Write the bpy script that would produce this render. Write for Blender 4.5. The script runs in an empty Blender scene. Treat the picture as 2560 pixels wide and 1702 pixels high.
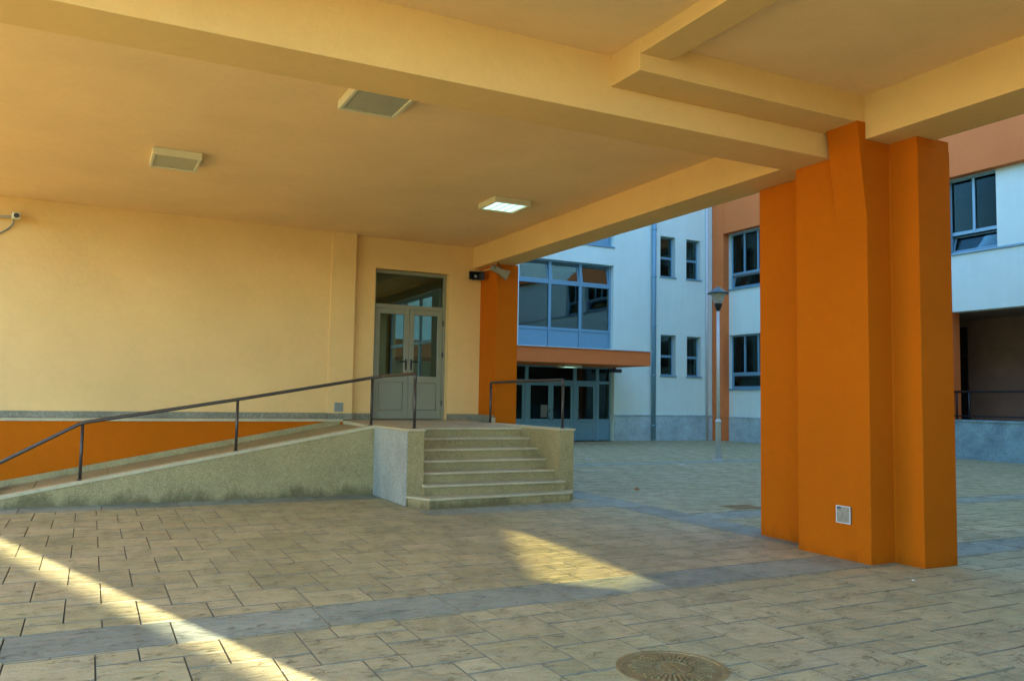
import bpy, bmesh, math, random
from mathutils import Vector, Matrix
random.seed(7)
sc = bpy.context.scene
C = sc.collection
rad = math.radians

# ------------------------------------------------------------------ camera
F_PX, YAW, PIT, ROL, EYE = 2065.13, 0.47047, 0.07039, 0.01646, 1.5
fw = Vector((math.sin(YAW)*math.cos(PIT), math.cos(YAW)*math.cos(PIT), math.sin(PIT)))
rt = Vector((math.cos(YAW), -math.sin(YAW), 0)); up = rt.cross(fw)
r2 = math.cos(ROL)*rt + math.sin(ROL)*up
u2 = -math.sin(ROL)*rt + math.cos(ROL)*up
cam = bpy.data.cameras.new('camera'); cam_o = bpy.data.objects.new('camera', cam); C.objects.link(cam_o)
cam.sensor_fit = 'HORIZONTAL'; cam.sensor_width = 36.0; cam.lens = F_PX/2560*36
cam.clip_start = 0.05; cam.clip_end = 2000
mw = Matrix(((r2.x, u2.x, -fw.x, 0), (r2.y, u2.y, -fw.y, 0), (r2.z, u2.z, -fw.z, EYE), (0, 0, 0, 1)))
cam_o.matrix_world = mw
sc.camera = cam_o
def proj(p):
    d = Vector(p) - Vector((0, 0, EYE)); z = d.dot(fw)
    if z < 0.2: return None
    return (1280 + F_PX*d.dot(r2)/z, 851 - F_PX*d.dot(u2)/z, z)

# ------------------------------------------------------------------ light
SUN_EL = rad(15.0)
SUN_AZ = math.atan2(0.326, -0.946)          # clockwise from +Y
w = bpy.data.worlds.new('World'); sc.world = w; w.use_nodes = True
nt = w.node_tree; nt.nodes.clear()
sky = nt.nodes.new('ShaderNodeTexSky'); sky.sky_type = 'NISHITA'; sky.sun_disc = False
sky.sun_elevation = SUN_EL; sky.sun_rotation = SUN_AZ
sky.air_density = 1.0; sky.dust_density = 0.0; sky.ozone_density = 4.2
bg = nt.nodes.new('ShaderNodeBackground'); bg.inputs[1].default_value = 0.135
wo = nt.nodes.new('ShaderNodeOutputWorld')
nt.links.new(sky.outputs[0], bg.inputs[0]); nt.links.new(bg.outputs[0], wo.inputs[0])
sun = bpy.data.lights.new('sun', 'SUN'); sun.energy = 5.0; sun.angle = rad(0.6); sun.color = (1.0, 0.92, 0.70)
sun_o = bpy.data.objects.new('sun', sun); C.objects.link(sun_o)
to_sun = Vector((math.cos(SUN_EL)*0.3258, -math.cos(SUN_EL)*0.9454, math.sin(SUN_EL)))
sun_o.rotation_euler = to_sun.to_track_quat('Z', 'Y').to_euler(); sun_o.location = (20, -40, 30)
sc.view_settings.view_transform = 'Standard'; sc.view_settings.look = 'None'
sc.view_settings.gamma = 1.0; sc.view_settings.use_curve_mapping = False
sc.view_settings.exposure = 3.06
sc.render.engine = 'CYCLES'
sc.cycles.use_denoising = True
sc.cycles.max_bounces = 12; sc.cycles.diffuse_bounces = 8; sc.cycles.glossy_bounces = 4; sc.cycles.transparent_max_bounces = 12
sc.cycles.sample_clamp_indirect = 6.0
sc.cycles.caustics_reflective = False; sc.cycles.caustics_refractive = False

# ------------------------------------------------------------------ materials
def new_mat(name):
    m = bpy.data.materials.new(name); m.use_nodes = True
    t = m.node_tree; b = t.nodes['Principled BSDF']
    return m, t, b
def N(t, kind, **kw):
    n = t.nodes.new(kind)
    for k, v in kw.items(): setattr(n, k, v)
    return n
def pos_noise(t, scale, detail=4, rough=0.55, stretch=(1, 1, 1), dist=0.0):
    g = N(t, 'ShaderNodeNewGeometry'); mp = N(t, 'ShaderNodeMapping')
    mp.inputs['Scale'].default_value = stretch
    t.links.new(g.outputs['Position'], mp.inputs['Vector'])
    n = N(t, 'ShaderNodeTexNoise'); n.inputs['Scale'].default_value = scale
    n.inputs['Detail'].default_value = detail; n.inputs['Roughness'].default_value = rough; n.inputs['Distortion'].default_value = dist
    t.links.new(mp.outputs['Vector'], n.inputs['Vector'])
    return n
def ramp(t, src, stops):
    r = N(t, 'ShaderNodeValToRGB'); e = r.color_ramp.elements
    while len(e) < len(stops): e.new(0.5)
    for i, (p, c) in enumerate(stops):
        e[i].position = p; e[i].color = (c[0], c[1], c[2], 1) if not isinstance(c, (int, float)) else (c, c, c, 1)
    t.links.new(src, r.inputs['Fac']); return r
def mixc(t, fac, a, b, mode='MIX'):
    m = N(t, 'ShaderNodeMix', data_type='RGBA', blend_type=mode)
    for sock, v in ((m.inputs[0], fac), (m.inputs[6], a), (m.inputs[7], b)):
        if isinstance(v, (int, float)): sock.default_value = v
        elif isinstance(v, tuple): sock.default_value = (v[0], v[1], v[2], 1)
        else: t.links.new(v, sock)
    return m.outputs[2]
def bump(t, b, src, strength, dist):
    bp = N(t, 'ShaderNodeBump'); bp.inputs['Strength'].default_value = strength; bp.inputs['Distance'].default_value = dist
    t.links.new(src, bp.inputs['Height'])
    if b.inputs['Normal'].is_linked:
        t.links.new(b.inputs['Normal'].links[0].from_socket, bp.inputs['Normal'])
    t.links.new(bp.outputs['Normal'], b.inputs['Normal'])
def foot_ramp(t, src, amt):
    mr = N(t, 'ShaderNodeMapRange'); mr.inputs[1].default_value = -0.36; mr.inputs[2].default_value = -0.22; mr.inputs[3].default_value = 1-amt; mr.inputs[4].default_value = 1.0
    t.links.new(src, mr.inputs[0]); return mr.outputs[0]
def paint(name, col, var=0.06, rough=0.85, grain=260, gs=0.5, streak=0.0, foot=0.0):
    m, t, b = new_mat(name)
    n = pos_noise(t, 0.7, 5); n2 = pos_noise(t, 9.0, 3)
    r = ramp(t, n.outputs[0], [(0.3, 1-var), (0.7, 1+var*0.3)])
    c = mixc(t, 1.0, col, r.outputs[0], 'MULTIPLY')
    r2_ = ramp(t, n2.outputs[0], [(0.3, 1-var*0.35), (0.65, 1.0)])
    c = mixc(t, 1.0, c, r2_.outputs[0], 'MULTIPLY')
    if streak:
        ns = pos_noise(t, 5.0, 4, 0.6, (1, 1, 0.06)); rs = ramp(t, ns.outputs[0], [(0.45, 1-streak), (0.62, 1.0)])
        c = mixc(t, 1.0, c, rs.outputs[0], 'MULTIPLY')
    if foot:
        gg = N(t, 'ShaderNodeNewGeometry'); sx = N(t, 'ShaderNodeSeparateXYZ'); t.links.new(gg.outputs['Position'], sx.inputs[0])
        nf = pos_noise(t, 4.0, 6, 0.7, (1, 1, 0.3))
        ad = N(t, 'ShaderNodeMath', operation='MULTIPLY_ADD'); t.links.new(nf.outputs[0], ad.inputs[0]); ad.inputs[1].default_value = -0.65; t.links.new(sx.outputs[2], ad.inputs[2])
        c = mixc(t, 1.0, c, foot_ramp(t, ad.outputs[0], foot), 'MULTIPLY')
    sc_ = pos_noise(t, 38, 4, 0.7, (1, 1, 0.5)); c = mixc(t, 1.0, c, ramp(t, sc_.outputs[0], [(0.28, 1-var*0.7), (0.42, 1.0)]).outputs[0], 'MULTIPLY')
    t.links.new(c, b.inputs['Base Color']); b.inputs['Roughness'].default_value = rough
    b.inputs['Specular IOR Level'].default_value = 0.12
    tw = pos_noise(t, 16, 4, 0.6); bump(t, b, tw.outputs[0], 0.22, 0.012)
    g = pos_noise(t, grain, 2); bump(t, b, g.outputs[0], gs, 0.004)
    g2 = pos_noise(t, 3.0, 3); bump(t, b, g2.outputs[0], 0.12, 0.02)
    return m
def stone(name, c1, c2, c3, speck=170, rough=0.55, stain=0.35, foot=0.0):
    m, t, b = new_mat(name)
    g = N(t, 'ShaderNodeNewGeometry')
    v = N(t, 'ShaderNodeTexVoronoi'); v.inputs['Scale'].default_value = speck
    t.links.new(g.outputs['Position'], v.inputs['Vector'])
    sep = N(t, 'ShaderNodeSeparateColor'); t.links.new(v.outputs['Color'], sep.inputs[0])
    r = ramp(t, sep.outputs[0], [(0.0, c1), (0.55, c2), (0.88, c2), (0.93, c3)])
    n = pos_noise(t, 1.7, 6, 0.65); rs = ramp(t, n.outputs[0], [(0.32, 1-stain), (0.6, 1.0)])
    c = mixc(t, 1.0, r.outputs[0], rs.outputs[0], 'MULTIPLY')
    n2 = pos_noise(t, 14, 5, 0.7); rs2 = ramp(t, n2.outputs[0], [(0.3, 1-stain*0.6), (0.55, 1.0)])
    c = mixc(t, 1.0, c, rs2.outputs[0], 'MULTIPLY')
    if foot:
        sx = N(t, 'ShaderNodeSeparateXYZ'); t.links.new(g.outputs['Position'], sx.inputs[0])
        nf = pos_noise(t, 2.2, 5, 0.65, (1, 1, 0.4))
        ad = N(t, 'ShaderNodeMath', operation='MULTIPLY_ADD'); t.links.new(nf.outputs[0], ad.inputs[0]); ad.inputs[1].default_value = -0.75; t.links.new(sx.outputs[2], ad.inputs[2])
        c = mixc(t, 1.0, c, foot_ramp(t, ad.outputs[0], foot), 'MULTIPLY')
    t.links.new(c, b.inputs['Base Color']); b.inputs['Roughness'].default_value = rough
    b.inputs['Specular IOR Level'].default_value = 0.12
    bump(t, b, sep.outputs[0], 0.12, 0.002)
    return m
def paver(name, ca, cb, cc):
    m, t, b = new_mat(name)
    n = pos_noise(t, 0.9, 6, 0.6); c = mixc(t, ramp(t, n.outputs[0], [(0.35, 0.0), (0.65, 1.0)]).outputs[0], ca, cb)
    n1 = pos_noise(t, 3.3, 6, 0.7); c = mixc(t, ramp(t, n1.outputs[0], [(0.46, 0.0), (0.72, 0.9)]).outputs[0], c, cc)
    # cleft marks: thin contour lines of a stretched noise, broken up by a second one
    k = pos_noise(t, 5.0, 7, 0.62, (1.0, 2.3, 1.0), 0.6)
    a = N(t, 'ShaderNodeMath', operation='SUBTRACT'); a.inputs[1].default_value = 0.5; t.links.new(k.outputs[0], a.inputs[0])
    ab = N(t, 'ShaderNodeMath', operation='ABSOLUTE'); t.links.new(a.outputs[0], ab.inputs[0])
    line = ramp(t, ab.outputs[0], [(0.0, 0.0), (0.008, 0.0), (0.026, 1.0)])
    k2 = pos_noise(t, 6.5, 3); msk = ramp(t, k2.outputs[0], [(0.50, 0.0), (0.60, 0.9)])
    inv = N(t, 'ShaderNodeMath', operation='SUBTRACT'); inv.inputs[0].default_value = 1.0; t.links.new(line.outputs[0], inv.inputs[1])
    mk = N(t, 'ShaderNodeMath', operation='MULTIPLY'); t.links.new(inv.outputs[0], mk.inputs[0]); t.links.new(msk.outputs[0], mk.inputs[1])
    c = mixc(t, mk.outputs[0], c, (ca[0]*0.42, ca[1]*0.42, ca[2]*0.38))
    oi = N(t, 'ShaderNodeObjectInfo'); c = mixc(t, 1.0, c, ramp(t, oi.outputs['Random'], [(0.0, 0.86), (1.0, 1.1)]).outputs[0], 'MULTIPLY')
    f = pos_noise(t, 70, 3); c = mixc(t, 1.0, c, ramp(t, f.outputs[0], [(0.3, 0.86), (0.7, 1.06)]).outputs[0], 'MULTIPLY')
    t.links.new(c, b.inputs['Base Color'])
    rr = ramp(t, n1.outputs[0], [(0.3, 0.5), (0.7, 0.72)]); t.links.new(rr.outputs[0], b.inputs['Roughness'])
    im = N(t, 'ShaderNodeMath', operation='SUBTRACT'); im.inputs[0].default_value = 1.0; t.links.new(mk.outputs[0], im.inputs[1])
    b.inputs['Specular IOR Level'].default_value = 0.3
    bump(t, b, im.outputs[0], 0.6, 0.006)
    bump(t, b, k.outputs[0], 0.75, 0.04)
    bump(t, b, f.outputs[0], 0.25, 0.004)
    return m
def plain(name, col, rough=0.5, metal=0.0, var=0.08, scale=6.0):
    m, t, b = new_mat(name)
    n = pos_noise(t, scale, 5, 0.6)
    c = mixc(t, 1.0, col, ramp(t, n.outputs[0], [(0.3, 1-var), (0.7, 1+var*0.4)]).outputs[0], 'MULTIPLY')
    t.links.new(c, b.inputs['Base Color'])
    b.inputs['Metallic'].default_value = metal
    rr = ramp(t, n.outputs[0], [(0.2, max(0.05, rough-0.1)), (0.8, min(1, rough+0.1))]); t.links.new(rr.outputs[0], b.inputs['Roughness'])
    return m
def glass(name, tint, refl=0.08):
    m = bpy.data.materials.new(name); m.use_nodes = True; t = m.node_tree; t.nodes.clear()
    tr = N(t, 'ShaderNodeBsdfTransparent'); tr.inputs[0].default_value = (*tint, 1)
    gl = N(t, 'ShaderNodeBsdfGlossy'); gl.inputs['Roughness'].default_value = 0.01; gl.inputs[0].default_value = (0.9, 0.97, 1, 1)
    n = pos_noise(t, 1.1, 1); bp = N(t, 'ShaderNodeBump'); bp.inputs['Strength'].default_value = 0.15; bp.inputs['Distance'].default_value = 0.02
    t.links.new(n.outputs[0], bp.inputs['Height']); t.links.new(bp.outputs[0], gl.inputs['Normal'])
    fr = N(t, 'ShaderNodeFresnel'); fr.inputs[0].default_value = 1.5
    ad = N(t, 'ShaderNodeMath', operation='ADD'); ad.inputs[1].default_value = refl; ad.use_clamp = True; t.links.new(fr.outputs[0], ad.inputs[0])
    mx = N(t, 'ShaderNodeMixShader'); t.links.new(ad.outputs[0], mx.inputs[0]); t.links.new(tr.outputs[0], mx.inputs[1]); t.links.new(gl.outputs[0], mx.inputs[2])
    o = N(t, 'ShaderNodeOutputMaterial'); t.links.new(mx.outputs[0], o.inputs[0])
    return m
def emit(name, col, strength):
    m, t, b = new_mat(name)
    b.inputs['Base Color'].default_value = (0.8, 0.8, 0.8, 1)
    g = N(t, 'ShaderNodeNewGeometry'); wv = N(t, 'ShaderNodeTexWave'); wv.inputs['Scale'].default_value = 2.6; wv.bands_direction = 'X'
    t.links.new(g.outputs['Position'], wv.inputs['Vector'])
    c = mixc(t, 1.0, col, ramp(t, wv.outputs[0], [(0.1, 0.45), (0.6, 1.0)]).outputs[0], 'MULTIPLY')
    t.links.new(c, b.inputs['Emission Color']); b.inputs['Emission Strength'].default_value = strength
    return m
M = dict(
    yellow=paint('yellow_stucco', (0.73, 0.485, 0.195), 0.09),
    ceil=paint('ceiling_stucco', (0.84, 0.59, 0.30), 0.09, grain=200),
    orange=paint('orange_paint', (0.47, 0.112, 0.0012), 0.10, foot=0.22),
    terracotta=paint('terracotta_paint', (0.74, 0.21, 0.06), 0.07),
    white=paint('white_stucco', (0.70, 0.84, 0.74), 0.06, streak=0.02),
    grey_plinth=stone('grey_plinth_stone', (0.40, 0.53, 0.53), (0.48, 0.62, 0.62), (0.56, 0.70, 0.70), 60, 0.7, 0.3),
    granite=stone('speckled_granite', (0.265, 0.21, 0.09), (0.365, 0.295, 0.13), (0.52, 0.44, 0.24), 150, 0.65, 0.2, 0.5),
    cap=stone('cap_stone', (0.44, 0.375, 0.21), (0.53, 0.46, 0.275), (0.62, 0.545, 0.35), 200, 0.8, 0.2),
    pale=stone('pale_granite', (0.28, 0.30, 0.25), (0.36, 0.38, 0.315), (0.52, 0.54, 0.46), 150, 0.7, 0.25),
    paving=paver('stamped_paving', (0.43, 0.385, 0.185), (0.535, 0.455, 0.245), (0.30, 0.28, 0.155)),
    band=paver('blue_grey_border_paving', (0.285, 0.31, 0.225), (0.345, 0.37, 0.27), (0.215, 0.24, 0.175)),
    parapet=stone('shaded_plinth_stone', (0.20, 0.33, 0.36), (0.25, 0.39, 0.42), (0.33, 0.46, 0.48), 60, 0.7, 0.4),  # plinth stone with shade put into its colour
    skirting=stone('skirting_stone', (0.20, 0.19, 0.13), (0.26, 0.245, 0.165), (0.33, 0.31, 0.22), 60, 0.6, 0.35),
    tile_edge=plain('paving_edge_dirt', (0.24, 0.215, 0.125), 0.9, 0, 0.35, 9),
    joint=plain('paving_joint', (0.16, 0.135, 0.075), 0.95, 0, 0.3, 20),
    frame=plain('blue_grey_aluminium', (0.17, 0.34, 0.43), 0.42, 0.1, 0.06),
    doorframe=plain('grey_aluminium', (0.22, 0.225, 0.16), 0.45, 0.05, 0.05),
    rail=plain('dark_brown_steel', (0.075, 0.062, 0.05), 0.38, 0.5, 0.25, 30),
    galv=plain('galvanised_steel', (0.62, 0.67, 0.67), 0.4, 0.1, 0.1, 14),
    black=plain('black_plastic', (0.015, 0.015, 0.016), 0.45),
    grey_plastic=plain('grey_plastic', (0.22, 0.21, 0.17), 0.5),
    cream=plain('cream_enamel', (0.62, 0.58, 0.40), 0.45, 0, 0.05),
    diffuser=plain('prismatic_diffuser', (0.40, 0.39, 0.27), 0.35, 0, 0.25, 40),
    tube_on=emit('lit_diffuser', (0.55, 1.0, 0.86), 0.19),
    tube_dim=emit('lit_soffit_diffuser', (0.45, 1.0, 0.85), 0.28),
    glass=glass('window_glass', (0.5, 0.64, 0.62), -0.025),
    bank_glass=glass('wide_window_glass', (0.55, 0.70, 0.68), 0.05),
    wing_glass=glass('wing_window_glass', (0.5, 0.62, 0.6), -0.05),
    door_glass=glass('door_glass', (0.48, 0.58, 0.53), 0.02),
    sun_tint_glass=glass('sun_tint_glass', (0.60, 0.57, 0.42), 0.0),  # tint added to dim the sun patch
    room=plain('dim_room_plaster', (0.11, 0.10, 0.085), 0.9, 0, 0.3, 1.5),  # dimness of the rooms put into the colour
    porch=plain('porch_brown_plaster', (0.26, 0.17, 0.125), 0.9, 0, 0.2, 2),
    iron=stone('cast_iron', (0.27, 0.19, 0.075), (0.34, 0.25, 0.10), (0.42, 0.32, 0.14), 220, 0.6, 0.45),
    plate=plain('brushed_plate', (0.27, 0.32, 0.30), 0.35, 0.5, 0.25, 28),
    ink=plain('blue_ink', (0.02, 0.08, 0.16), 0.5),
    leaf=plain('green_leaf', (0.05, 0.10, 0.03), 0.6, 0, 0.5, 8),
    bark=plain('bark', (0.09, 0.07, 0.05), 0.9, 0, 0.4, 10),
    dry=plain('dry_leaf', (0.38, 0.17, 0.04), 0.7, 0, 0.4, 30),
    paper=plain('white_paper', (0.7, 0.7, 0.66), 0.8),
    grey_paper=plain('grey_paper', (0.2, 0.21, 0.2), 0.8),
    lampwhite=plain('frosted_shade', (0.46, 0.49, 0.48), 0.3),
    lampcap=plain('dark_green_cap', (0.06, 0.10, 0.10), 0.35),
    rooft=plain('roof_tile', (0.28, 0.12, 0.07), 0.85, 0, 0.2),
)

# ------------------------------------------------------------------ mesh helpers
def link(name, bm, mat, parent=None, smooth=False):
    me = bpy.data.meshes.new(name)
    bmesh.ops.recalc_face_normals(bm, faces=bm.faces)
    bm.to_mesh(me); bm.free()
    me.materials.append(M[mat])
    if smooth:
        for p in me.polygons: p.use_smooth = True
    o = bpy.data.objects.new(name, me); C.objects.link(o)
    if parent: o.parent = parent
    return o
def add_box(bm, x0, x1, y0, y1, z0, z1, bevel=0.0):
    b2 = bmesh.new()
    vs = [b2.verts.new(p) for p in ((x0,y0,z0),(x1,y0,z0),(x1,y1,z0),(x0,y1,z0),(x0,y0,z1),(x1,y0,z1),(x1,y1,z1),(x0,y1,z1))]
    for f in ((0,3,2,1),(4,5,6,7),(0,1,5,4),(1,2,6,5),(2,3,7,6),(3,0,4,7)): b2.faces.new([vs[i] for i in f])
    if bevel: bmesh.ops.bevel(b2, geom=list(b2.edges), offset=bevel, segments=2, affect='EDGES', profile=0.5)
    merge(bm, b2)
def merge(bm, b2, mat=None):
    if mat is not None: b2.transform(mat)
    mp = {v: bm.verts.new(v.co) for v in b2.verts}
    for f in b2.faces:
        try: bm.faces.new([mp[v] for v in f.verts])
        except ValueError: pass
    b2.free()
def box(name, x0, x1, y0, y1, z0, z1, mat, parent=None, bevel=0.0):
    bm = bmesh.new(); add_box(bm, x0, x1, y0, y1, z0, z1, bevel); return link(name, bm, mat, parent)
def boxes(name, lst, mat, parent=None, bevel=0.0):
    bm = bmesh.new()
    for l in lst: add_box(bm, *l, bevel)
    return link(name, bm, mat, parent)
def add_prism(bm, pts, axis, a0, a1, bevel=0.0):
    """pts: 2D outline; axis 'z': (x,y), 'y': (x,z), 'x': (y,z)"""
    def P(p, a):
        return {'z': (p[0], p[1], a), 'y': (p[0], a, p[1]), 'x': (a, p[0], p[1])}[axis]
    b2 = bmesh.new()
    A = [b2.verts.new(P(p, a0)) for p in pts]; B = [b2.verts.new(P(p, a1)) for p in pts]
    b2.faces.new(A); b2.faces.new(list(reversed(B))); n = len(pts)
    for i in range(n): b2.faces.new((A[i], A[(i+1) % n], B[(i+1) % n], B[i]))
    bmesh.ops.recalc_face_normals(b2, faces=b2.faces)
    if bevel: bmesh.ops.bevel(b2, geom=list(b2.edges), offset=bevel, segments=2, affect='EDGES', profile=0.5)
    merge(bm, b2)
def prism(name, pts, axis, a0, a1, mat, parent=None, bevel=0.0):
    bm = bmesh.new(); add_prism(bm, pts, axis, a0, a1, bevel); return link(name, bm, mat, parent)
def add_tube(bm, pts, r, seg=12, cap=True):
    pts = [Vector(p) for p in pts]; rings = []; nrm = None
    for i, p in enumerate(pts):
        d = (pts[min(i+1, len(pts)-1)] - pts[max(i-1, 0)]).normalized()
        if nrm is None:
            nrm = d.cross(Vector((0, 0, 1)) if abs(d.z) < 0.9 else Vector((1, 0, 0))).normalized()
        nrm = (nrm - d*nrm.dot(d)).normalized(); bn = d.cross(nrm)
        rr = r[i] if isinstance(r, (list, tuple)) else r
        rings.append([bm.verts.new(p + rr*(math.cos(2*math.pi*k/seg)*nrm + math.sin(2*math.pi*k/seg)*bn)) for k in range(seg)])
    for a, b in zip(rings, rings[1:]):
        for k in range(seg): bm.faces.new((a[k], a[(k+1) % seg], b[(k+1) % seg], b[k]))
    if cap: bm.faces.new(rings[0]); bm.faces.new(list(reversed(rings[-1])))
def tube(name, pts, r, mat, parent=None, seg=12):
    bm = bmesh.new(); add_tube(bm, pts, r, seg); return link(name, bm, mat, parent, True)
def bend(pts, r=0.06, n=5):
    """round the corners of a polyline"""
    pts = [Vector(p) for p in pts]; out = [pts[0]]
    for a, b, c in zip(pts, pts[1:], pts[2:]):
        d1 = (a-b).normalized(); d2 = (c-b).normalized(); rr = min(r, (a-b).length*0.45, (c-b).length*0.45)
        p0 = b + d1*rr; p2 = b + d2*rr
        for i in range(n+1):
            t = i/n; out.append((1-t)**2*p0 + 2*t*(1-t)*b + t*t*p2)
    out.append(pts[-1]); return out
def add_lathe(bm, prof, c, seg=24, cap=True):
    rings = []
    for r, z in prof: rings.append([bm.verts.new((c[0]+r*math.cos(2*math.pi*k/seg), c[1]+r*math.sin(2*math.pi*k/seg), c[2]+z)) for k in range(seg)])
    for a, b in zip(rings, rings[1:]):
        for k in range(seg): bm.faces.new((a[k], a[(k+1) % seg], b[(k+1) % seg], b[k]))
    if cap: bm.faces.new(rings[0]); bm.faces.new(rings[-1])
def lathe(name, prof, c, mat, parent=None, seg=24, smooth=True):
    bm = bmesh.new(); add_lathe(bm, prof, c, seg); return link(name, bm, mat, parent, smooth)
def wall(name, axis, p, t, a0, a1, z0, z1, holes, mat, parent=None):
    """a slab with rectangular holes; axis 'y': front face at Y=p, runs along X; axis 'x': front at X=p, runs along Y. t: depth behind."""
    us = sorted({a0, a1, *[h[0] for h in holes], *[h[1] for h in holes]}); us = [u for u in us if a0 <= u <= a1]
    vs = sorted({z0, z1, *[h[2] for h in holes], *[h[3] for h in holes]}); vs = [v for v in vs if z0 <= v <= z1]
    P = (lambda u, v, d: (u, p+d, v)) if axis == 'y' else (lambda u, v, d: (p+d, u, v))
    bm = bmesh.new(); cache = {}
    def V(u, v, d):
        k = (u, v, d)
        if k not in cache: cache[k] = bm.verts.new(P(u, v, d))
        return cache[k]
    def solid(i, j):
        if i < 0 or j < 0 or i >= len(us)-1 or j >= len(vs)-1: return False
        cu = (us[i]+us[i+1])/2; cv = (vs[j]+vs[j+1])/2
        return not any(h[0] < cu < h[1] and h[2] < cv < h[3] for h in holes)
    for i in range(len(us)-1):
        for j in range(len(vs)-1):
            if not solid(i, j): continue
            u0, u1, v0, v1 = us[i], us[i+1], vs[j], vs[j+1]
            for d in (0, t): bm.faces.new([V(u0, v0, d), V(u1, v0, d), V(u1, v1, d), V(u0, v1, d)])
            if not solid(i-1, j): bm.faces.new([V(u0, v0, 0), V(u0, v1, 0), V(u0, v1, t), V(u0, v0, t)])
            if not solid(i+1, j): bm.faces.new([V(u1, v0, 0), V(u1, v1, 0), V(u1, v1, t), V(u1, v0, t)])
            if not solid(i, j-1): bm.faces.new([V(u0, v0, 0), V(u1, v0, 0), V(u1, v0, t), V(u0, v0, t)])
            if not solid(i, j+1): bm.faces.new([V(u0, v1, 0), V(u1, v1, 0), V(u1, v1, t), V(u0, v1, t)])
    return link(name, bm, mat, parent)
def thing(name, label, cat, loc=(0, 0, 0), group=None):
    o = bpy.data.objects.new(name, None); C.objects.link(o); o.empty_display_size = 0.2
    o.location = loc
    tag(o, label, cat, group); return o
def tag(o, label, cat, group=None):
    o['label'] = label; o['category'] = cat
    if group: o['group'] = group
    return o
def struct(o): o['kind'] = 'structure'; return o
def adopt(o, parent):
    o.parent = parent
    o.matrix_parent_inverse = Matrix.Translation(-Vector(parent.location))
    return o

# ------------------------------------------------------------------ ground and paving
gbm = bmesh.new()
vs = [gbm.verts.new(p) for p in ((-500, -500, -0.03), (500, -500, -0.03), (500, 500, -0.03), (-500, 500, -0.03))]; gbm.faces.new(vs)
struct(link('ground', gbm, 'paving'))
pbm = bmesh.new()
vs = [pbm.verts.new(p) for p in ((-3.05, 1.45, -0.02), (22.38, 1.45, -0.02), (22.38, 27.0, -0.02), (-3.05, 27.0, -0.02))]; pbm.faces.new(vs)
paving = struct(link('paving', pbm, 'joint'))
def add_tile(bm, x0, x1, y0, y1, jit=0.0):
    z = random.uniform(-jit, jit)
    x0 += 0.002; x1 -= 0.002; y0 += 0.0035; y1 -= 0.0035
    if x1-x0 < 0.02 or y1-y0 < 0.02: return False
    def ring(i, zz): return [bm.verts.new(p) for p in ((x0+i*0.45, y0+i, zz), (x1-i*0.45, y0+i, zz), (x1-i*0.45, y1-i, zz), (x0+i*0.45, y1-i, zz))]
    a = ring(0, -0.024); b = ring(0, -0.009+z); c = ring(0.0075, z)
    for i_, (p, q) in enumerate(((a, b), (b, c))):
        for k in range(4):
            f_ = bm.faces.new((p[k], p[(k+1) % 4], q[(k+1) % 4], q[k])); f_.material_index = 1 if i_ == 0 else 2
    bm.faces.new(c); return True
tiles = []      # (x0,x1,y0,y1,mat)
def lattice(ox, oy, bx, by, zone):
    zx0, zx1, zy0, zy1 = zone
    R_ = 160
    for i in range(-R_, R_):
        for j in range(-R_, R_):
            gx = i*1 + j*2; gy = i*2 - j*1
            for (dx, dy, s_) in ((0, 0, 2), (2, 1, 1)):
                x0 = ox + (gx+dx)*bx; y0 = oy + (gy+dy)*by; x1 = x0 + s_*bx; y1 = y0 + s_*by
                X0, X1, Y0, Y1 = max(x0, zx0), min(x1, zx1), max(y0, zy0), min(y1, zy1)
                if X1-X0 > 0.03 and Y1-Y0 > 0.03: tiles.append((X0, X1, Y0, Y1, 'paving'))
XB0, XB1 = 6.70, 7.25          # border strip along the pillar line
lattice(0.775, 4.926, 0.2263, 0.2365, (-3.0, 22.3, 1.5, 5.44))
lattice(-0.311, 6.9065, 0.2257, 0.2365, (-3.0, XB0, 5.985, 9.93))
lattice(-0.311, 6.9065, 0.2257, 0.2365, (-3.0, 3.93, 9.93, 11.87))
lattice(-0.311, 6.9065, 0.2257, 0.2365, (3.93, XB0, 10.46, 11.0))
lattice(-0.311, 6.9065, 0.2257, 0.2365, (6.3, XB0, 11.0, 13.9))
lattice(-0.2, 6.8, 0.2257, 0.2365, (XB1, 22.3, 5.985, 8.35))
lattice(-0.2, 6.8, 0.2257, 0.2365, (XB1, 22.3, 8.9, 16.2))
lattice(-0.2, 6.8, 0.2257, 0.2365, (XB1, 22.3, 16.75, 25.75))
def strip_x(y0, y1, xa, xb, first, step):
    x = first
    while x > xa: x -= step
    while x < xb:
        a, b = max(x, xa), min(x+step, xb)
        if b-a > 0.05: tiles.append((a, b, y0, y1, 'band'))
        x += step
def strip_y(x0, x1, ya, yb, first, step):
    y = first
    while y > ya: y -= step
    while y < yb:
        a, b = max(y, ya), min(y+step, yb)
        if b-a > 0.05: tiles.append((x0, x1, a, b, 'band'))
        y += step
strip_x(5.44, 5.985, -3.0, 22.3, 0.54, 0.935)
strip_x(11.87, 12.40, -3.0, 3.93, 0.2, 0.935)
strip_x(9.93, 10.46, 3.93, XB0, 4.6, 0.935)
strip_y(XB0, XB1, 5.985, 26.0, 6.9, 0.935)
strip_x(8.35, 8.9, XB1, 22.3, 7.6, 0.935)
strip_x(16.2, 16.75, XB1, 22.3, 7.6, 0.935)
vis = []
for tl in tiles:
    cx, cy = (tl[0]+tl[1])/2, (tl[2]+tl[3])/2
    p = proj((cx, cy, 0))
    if p is None or not (-1100 < p[0] < 3500 and p[1] < 3200): continue
    infr = -20 < p[0] < 2580 and p[1] < 1725
    size = (tl[1]-tl[0])*(tl[3]-tl[2])/p[2]**3
    vis.append((0 if infr else 1, -size, tl))
vis.sort(key=lambda q: (q[0], q[1]))
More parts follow.
